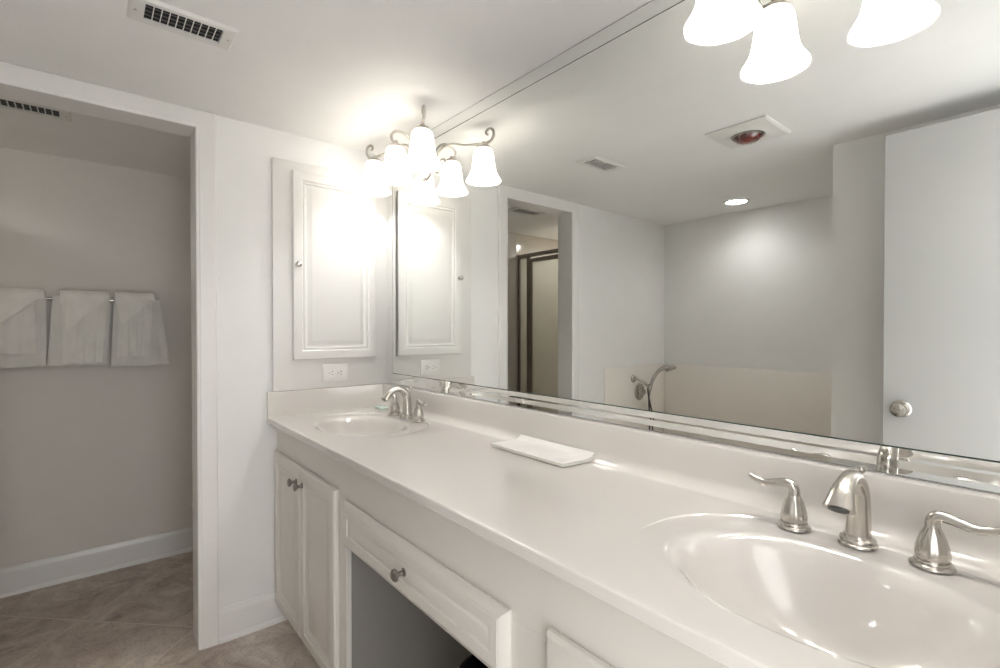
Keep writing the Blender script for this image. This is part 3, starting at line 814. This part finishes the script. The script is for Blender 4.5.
# recessed downlight over the tub
dl = thing('recessed_downlight', (0.728, -2.22, H), 'round lit recessed light in the ceiling over the tub', 'ceiling light')
bm = B(); lathe(bm, [(0.086, 0.0004), (0.086, 0.004), (0.080, 0.007), (0.066, 0.006), (0.064, 0.0015)], (0.728, -2.22, H), (0, 0, -1), 48, caps=False); obj('trim_ring', bm, M['vent'], dl, smooth=30)
bm = B(); lathe(bm, [(0, 0.001), (0.065, 0.001), (0.065, 0.003), (0, 0.003)], (0.728, -2.22, H), (0, 0, -1), 40, caps=False); obj('lens', bm, M['downlight'], dl)
ld = bpy.data.lights.new('downlight_beam', 'SPOT'); ld.energy = DOWN_W; ld.color = LAMP_COL; ld.spot_size = math.radians(150); ld.spot_blend = 0.8; ld.shadow_soft_size = 0.05
lo = bpy.data.objects.new('downlight_beam', ld); C.objects.link(lo); lo.location = (0.728, -2.22, H - 0.012)

# ================================================================== TUB ALCOVE
TY = -1.742
bm = B()
tr = thing('tub_surround', (0.0, -2.2, 0.7), 'beige low wall panels around the bathtub', 'wall panel')
box(bm, 0.0005, 0.011, -2.5295, TY, 0.44, 0.983, 0.003); obj('panel', bm, M['surround'], tr, smooth=30)
bm = B(); box(bm, 0.0115, 1.4810, -2.5295, -2.519, 0.44, 0.983, 0.003); obj('panel', bm, M['surround'], tr, smooth=30)
bm = B(); box(bm, 1.4705, 1.4815, -2.5185, TY, 0.44, 0.983, 0.003); obj('panel', bm, M['surround'], tr, smooth=30)
bt = thing('bathtub', (0.73, -2.13, 0), 'cream alcove bathtub behind the apron, below the beige wall panels', 'bathtub')
bm = B()
def rr(x0, x1, y0, y1, r, z, n=6):
    out = []
    for cx, cy, a0 in ((x1 - r, y1 - r, 0), (x0 + r, y1 - r, PI / 2), (x0 + r, y0 + r, PI), (x1 - r, y0 + r, 3 * PI / 2)):
        for i in range(n + 1):
            a = a0 + PI / 2 * i / n; out.append((cx + r * math.cos(a), cy + r * math.sin(a), z))
    return out
ringloft(bm, [rr(0.012, 1.470, -2.518, TY - 0.010, 0.004, 0.001), rr(0.012, 1.470, -2.518, TY - 0.010, 0.004, 0.40), rr(0.012, 1.470, -2.518, TY, 0.006, 0.42), rr(0.014, 1.468, -2.516, TY - 0.004, 0.01, 0.437),
              rr(0.07, 1.41, -2.46, TY - 0.075, 0.10, 0.437), rr(0.085, 1.375, -2.445, TY - 0.09, 0.12, 0.42), rr(0.16, 1.31, -2.40, TY - 0.13, 0.14, 0.12), rr(0.22, 1.25, -2.36, TY - 0.17, 0.12, 0.09)], False, True)
obj('tub_shell', bm, M['tub'], bt, smooth=35)
bm = B(); lathe(bm, [(0, 0), (0.03, 0), (0.03, 0.003), (0, 0.004)], (0.33, -2.13, 0.0905), (0, 0, 1), 24, caps=False); obj('drain', bm, M['chrome'], bt)

hs = thing('hand_shower', (0.011, -2.10, 0.85), 'nickel hand shower with valve on the beige tub wall panel', 'shower')
bm = B()
lathe(bm, [(0, 0), (0.030, 0), (0.030, 0.004), (0.024, 0.012), (0.012, 0.016)], (0.011, -2.082, 0.888), (1, 0, 0), 28, caps=False)
tube(bm, [(0.02, -2.082, 0.888), (0.045, -2.092, 0.890), (0.070, -2.112, 0.875), (0.090, -2.140, 0.845), (0.098, -2.156, 0.830)], 0.0105, 14, 6)
obj('supply_arm', bm, M['nickel'], hs, smooth=50)
bm = B(); lathe(bm, [(0.0, 0), (0.066, 0), (0.066, 0.003), (0.058, 0.010), (0.030, 0.014), (0.024, 0.030), (0.022, 0.046), (0, 0.048)], (0.0112, -2.165, 0.782), (1, 0, 0), 36, caps=False)
v = obj('valve_plate', bm, M['nickel'], hs, smooth=40)
bm = B(); tube(bm, [(0.052, -2.165, 0.785), (0.060, -2.150, 0.792), (0.066, -2.118, 0.800), (0.070, -2.095, 0.806)], [0.010, 0.009, 0.007, 0.006], 14, 6); obj('valve_handle', bm, M['nickel'], v, smooth=50)
bm = B(); lathe(bm, [(0.0, -0.024), (0.016, -0.022), (0.018, 0.0), (0.016, 0.022), (0, 0.024)], (0.104, -2.166, 0.822), (0.2, -0.1, 1), 20, caps=False); obj('holder', bm, M['nickel'], hs, smooth=40)
bm = B(); tube(bm, [(0.098, -2.166, 0.775), (0.106, -2.170, 0.825), (0.122, -2.186, 0.890), (0.145, -2.214, 0.944), (0.172, -2.250, 0.972), (0.195, -2.280, 0.975)], [0.0095, 0.0125, 0.0130, 0.0135, 0.0165, 0.022], 16, 6); w = obj('wand', bm, M['dark_nickel'], hs, smooth=50)
bm = B(); lathe(bm, [(0, 0.024), (0.026, 0.020), (0.040, 0.005), (0.042, -0.008), (0.038, -0.015), (0, -0.0155)], (0.203, -2.292, 0.968), (-0.35, 0.15, 0.9), 28, caps=False); obj('spray_head', bm, M['dark_nickel'], w, smooth=40)
bm = B(); tube(bm, [(0.098, -2.166, 0.778), (0.092, -2.172, 0.72), (0.088, -2.185, 0.62), (0.09, -2.20, 0.53), (0.10, -2.215, 0.50), (0.11, -2.205, 0.54), (0.108, -2.185, 0.64), (0.100, -2.160, 0.74), (0.094, -2.150, 0.815)], 0.0065, 12, 8); obj('hose', bm, M['hose'], hs, smooth=50)

# ================================================================== TOILET ROOM
# shower enclosure
SY = -1.850
shw = thing('shower_enclosure', (-0.57, SY, 0), 'bronze framed shower screen with obscure glass, seen in the mirror through the doorway', 'shower')
FZ = 1.935
bm = B()
box(bm, TX + 0.002, -0.114, SY - 0.018, SY + 0.018, FZ - 0.034, FZ, 0.003)
box(bm, TX + 0.002, -0.114, SY - 0.018, SY + 0.018, 0.10, 0.130, 0.003)
box(bm, TX + 0.002, TX + 0.024, SY - 0.016, SY + 0.016, 0.13, FZ - 0.034, 0.002)
box(bm, -0.136, -0.114, SY - 0.016, SY + 0.016, 0.13, FZ - 0.034, 0.002)
box(bm, -0.925, -0.895, SY - 0.016, SY + 0.016, 0.13, FZ - 0.034, 0.002)
obj('frame', bm, M['bronze'], shw, smooth=30)
bm = B(); box(bm, TX + 0.024, -0.925, SY - 0.004, SY + 0.004, 0.13, FZ - 0.034); obj('fixed_glass', bm, M['frosted'], shw)
bm = B()
box(bm, -0.892, -0.852, SY + 0.002, SY + 0.024, 0.145, FZ - 0.048, 0.002); box(bm, -0.160, -0.138, SY + 0.002, SY + 0.024, 0.145, FZ - 0.048, 0.002)
box(bm, -0.852, -0.160, SY + 0.002, SY + 0.024, FZ - 0.082, FZ - 0.048, 0.002); box(bm, -0.852, -0.160, SY + 0.002, SY + 0.024, 0.145, 0.175, 0.002)
dr = obj('door', bm, M['bronze'], shw, smooth=30)
bm = B(); box(bm, -0.852, -0.160, SY + 0.010, SY + 0.016, 0.175, FZ - 0.082); obj('door_glass', bm, M['frosted'], dr)
bm = B(); box(bm, -0.886, -0.860, SY + 0.024, SY + 0.044, 1.03, 1.17, 0.004); obj('door_handle', bm, M['bronze'], dr, smooth=30)
bm = B(); box(bm, TX + 0.001, -0.112, -2.648, SY + 0.04, 0.001, 0.10, 0.006); obj('curb_and_pan', bm, M['tub'], shw, smooth=30)
sw = thing('shower_wall_panel', (TX, -2.2, 1), 'glossy tan wall panels inside the shower, seen in the mirror', 'wall panel')
bm = B()
box(bm, TX + 0.0005, TX + 0.0018, -2.648, SY + 0.03, 0.101, H - 0.001); box(bm, -0.1118, -0.1105, -2.648, SY - 0.02, 0.101, H - 0.001)
obj('panel', bm, M['shower_tile'], sw)

# toilet
sd = thing('shower_fill_lamp', (-0.55, -2.25, H), 'added recessed fill light in the shower ceiling, out of view, brightening the toilet room', 'ceiling light')  # added lamp, out of view, put in to brighten the toilet room
bm = B(); lathe(bm, [(0.086, 0.0004), (0.086, 0.004), (0.080, 0.007), (0.066, 0.006), (0.064, 0.0015)], (-0.55, -2.25, H), (0, 0, -1), 48, caps=False); obj('trim_ring', bm, M['vent'], sd, smooth=30)
bm = B(); lathe(bm, [(0, 0.001), (0.065, 0.001), (0.065, 0.003), (0, 0.003)], (-0.55, -2.25, H), (0, 0, -1), 40, caps=False); obj('lens', bm, M['downlight'], sd)
ld = bpy.data.lights.new('shower_fill_beam', 'SPOT'); ld.energy = SHOWER_FILL_W; ld.color = LAMP_COL; ld.spot_size = math.radians(170); ld.spot_blend = 0.6; ld.shadow_soft_size = 0.05  # fill light of the added shower lamp
lo = bpy.data.objects.new('shower_fill_beam', ld); C.objects.link(lo); lo.location = (-0.55, -2.25, H - 0.012)

tl = thing('toilet', (-0.545, -0.35, 0), 'white toilet mostly hidden behind the doorway casing', 'toilet')
tx = -0.545
def oval(cy, a, b, z, n=40, back=0.0):
    out = []
    for i in range(n):
        t = 2 * PI * i / n
        out.append((tx + a * math.sin(t), cy - b * math.cos(t) * (1.0 if math.cos(t) > 0 else 0.85), z))
    return out
bm = B()
ringloft(bm, [oval(-0.36, 0.11, 0.24, 0.001), oval(-0.36, 0.108, 0.235, 0.05), oval(-0.37, 0.095, 0.20, 0.16), oval(-0.41, 0.12, 0.22, 0.26), oval(-0.45, 0.165, 0.265, 0.35), oval(-0.46, 0.18, 0.285, 0.385), oval(-0.46, 0.178, 0.283, 0.395),
              oval(-0.46, 0.14, 0.235, 0.395), oval(-0.45, 0.12, 0.20, 0.33), oval(-0.43, 0.06, 0.10, 0.24)], True, True)
obj('bowl', bm, M['porcelain'], tl, smooth=50)
bm = B()
ringloft(bm, [oval(-0.46, 0.180, 0.286, 0.3955), oval(-0.46, 0.187, 0.294, 0.400), oval(-0.46, 0.187, 0.294, 0.412), oval(-0.46, 0.180, 0.287, 0.416), oval(-0.46, 0.08, 0.14, 0.417)], True, True)
obj('seat', bm, M['porcelain'], tl, smooth=50)
bm = B()
ringloft(bm, [oval(-0.46, 0.180, 0.286, 0.4175), oval(-0.46, 0.186, 0.292, 0.421), oval(-0.46, 0.184, 0.290, 0.431), oval(-0.46, 0.165, 0.270, 0.436)], True, True)
obj('lid', bm, M['porcelain'], tl, smooth=50)
bm = B(); box(bm, tx - 0.21, tx + 0.21, -0.205, -0.024, 0.37, 0.72, 0.02, 4); box(bm, tx - 0.12, tx + 0.12, -0.26, -0.10, 0.20, 0.394, 0.02, 3); obj('tank', bm, M['porcelain'], tl, smooth=40)
bm = B(); box(bm, tx - 0.222, tx + 0.222, -0.217, -0.020, 0.721, 0.752, 0.012, 4); obj('tank_lid', bm, M['porcelain'], tl, smooth=40)
bm = B(); lathe(bm, [(0, 0), (0.012, 0), (0.012, 0.008), (0, 0.009)], (tx - 0.15, -0.205, 0.66), (0, -1, 0), 16, caps=False); tube(bm, [(tx - 0.15, -0.216, 0.66), (tx - 0.12, -0.220, 0.657), (tx - 0.08, -0.218, 0.650)], 0.006, 10, 5); obj('flush_lever', bm, M['chrome'], tl, smooth=40)

# towel bar
BX, BZ = -0.985, 1.418
tb = thing('towel_bar', (TX, -1.2, BZ), 'metal towel bar on the toilet room wall behind the hanging towels', 'towel bar')
bm = B(); tube(bm, [(BX, -1.60, BZ), (BX, -1.2, BZ), (BX, -0.862, BZ)], 0.008, 16, 4); obj('rail', bm, M['nickel'], tb, smooth=50)
for y in (-1.615, -0.868):
    bm = B(); lathe(bm, [(0, 0), (0.024, 0), (0.024, 0.004), (0.014, 0.010), (0.010, 0.045), (0.012, 0.060), (0.010, 0.070), (0, 0.071)], (TX, y, BZ), (1, 0, 0), 24, caps=False); obj('bracket', bm, M['nickel'], tb, smooth=40)

# hanging towels: shells draped over the bar
def drape(y0t, y1t, y0b, y1b, ztop, zbot, x_off, thick, zback, seed, tri=None, fold=0.0):
    """cloth over the bar: front panel at distance x_off from bar axis. tri: apex y for a pointed front edge."""
    bm = B()
    NU, NV = 28, 36
    R = x_off
    cz = BZ
    def section(u):
        # returns list of (x, z) along the drape from back bottom, over the bar, to front bottom
        zb = zbot
        if tri is not None:
            t = (tri - y0t) / (y1t - y0t)
            zb = (ztop - 0.018) - (ztop - 0.018 - zbot) * (u / t if u < t else (1 - u) / (1 - t))
        return zb
    rings = []
    ptsv = []
    for j in range(NU + 1):
        u = j / NU
        zf = section(u)
        col = []
        front_len = max(0.004, (cz - zf)); back_len = cz - zback; arc = PI * R
        tot = front_len + arc + back_len
        for i in range(NV + 1):
            s = i / NV * tot
            if s < back_len: x, z = BX - R * 1.0, zback + s; out = (-1, 0)
            elif s < back_len + arc:
                a = (s - back_len) / R; x, z = BX - R * math.cos(a), cz + R * math.sin(a); out = (-math.cos(a), math.sin(a))
            else: x, z = BX + R, cz - (s - back_len - arc); out = (1, 0)
            f = max(0, (cz - z)) / max(0.01, cz - zbot)
            y = (y0t + (y1t - y0t) * u) * (1 - min(1, f)) + (y0b + (y1b - y0b) * u) * min(1, f)
            w = noise.noise(Vector((u * 3.1 + seed, z * 5, seed * 1.7))) * 0.0035 * (0.4 + f) + noise.noise(Vector((u * 9 + seed, z * 3, 3.3))) * 0.0012
            wz = noise.noise(Vector((u * 4 + seed * 2, 0, 7.7))) * 0.004 * f
            ed = min(u, 1 - u)
            w += 0.0016 * math.sin(u * 23 + seed) * f + 0.0010 * math.sin(u * 51 + seed * 3)
            w -= 0.002 * max(0, 1 - ed / 0.04)
            if i > NV * 0.5: x += w + fold * f
            col.append((Vector((max(x, TX + 0.004), y, z + wz)), out))
        ptsv.append(col)
    # outer and inner sheets
    O = [[bm.verts.new(p) for p, o in col] for col in ptsv]
    I = [[bm.verts.new(Vector((p.x - o[0] * thick, p.y, p.z - o[1] * thick))) for p, o in col] for col in ptsv]
    for j in range(NU):
        for i in range(NV):
            bm.faces.new((O[j][i], O[j + 1][i], O[j + 1][i + 1], O[j][i + 1]))
            bm.faces.new((I[j][i], I[j][i + 1], I[j + 1][i + 1], I[j + 1][i]))
    for i in range(NV):
        bm.faces.new((O[0][i], O[0][i + 1], I[0][i + 1], I[0][i])); bm.faces.new((O[NU][i], I[NU][i], I[NU][i + 1], O[NU][i + 1]))
    for j in range(NU):
        bm.faces.new((O[j][0], I[j][0], I[j + 1][0], O[j + 1][0])); bm.faces.new((O[j][NV], O[j + 1][NV], I[j + 1][NV], I[j][NV]))
    return bm
sets = [
    # bath: (y0t,y1t,y0b,y1b,zbot) hand: same, wash: (y0,y1,apex y, apex z)
    ((-1.590, -1.290, -1.600, -1.292, 1.092), (-1.545, -1.330, -1.545, -1.323, 1.155), (-1.570, -1.296, -1.437, 1.298), 'leftmost'),
    ((-1.268, -1.048, -1.288, -1.062, 1.090), (-1.232, -1.058, -1.232, -1.076, 1.104), (-1.240, -1.050, -1.214, 1.266), 'middle'),
    ((-1.034, -0.838, -1.047, -0.794, 1.078), (-1.020, -0.872, -1.022, -0.883, 1.128), (-1.030, -0.862, -1.004, 1.288), 'right-hand'),
]
for k, (b_, h_, w_, nm) in enumerate(sets):
    yc = (b_[0] + b_[1]) / 2
    o = obj('bath_towel', drape(b_[0], b_[1], b_[2], b_[3], BZ + 0.022, b_[4], 0.0165, 0.008, 1.14, 3.1 + k * 5, fold=0.010), M['towel_bath'], loc=(BX, yc, BZ), smooth=35)
    tag(o, 'large white bath towel, %s of the three hanging on the bar, under its smaller towels' % nm, 'towel', 'bath towels on the towel bar')
    o = obj('hand_towel', drape(h_[0], h_[1], h_[2], h_[3], BZ + 0.030, h_[4], 0.0300, 0.0100, 1.20, 8.2 + k * 3, fold=0.022), M['towel'], loc=(BX, yc, BZ), smooth=35)
    tag(o, 'white hand towel laid over the %s bath towel on the bar' % nm, 'towel', 'hand towels on the towel bar')
    o = obj('washcloth', drape(w_[0], w_[1], w_[0], w_[1], BZ + 0.036, w_[3], 0.0450, 0.0110, 1.30, 1.7 + k * 2, tri=w_[2], fold=0.026), M['towel_wash'], loc=(BX, yc, BZ), smooth=35)
    tag(o, 'white washcloth folded to a point, topmost on the %s hanging towels' % nm, 'washcloth', 'washcloths on the towel bar')
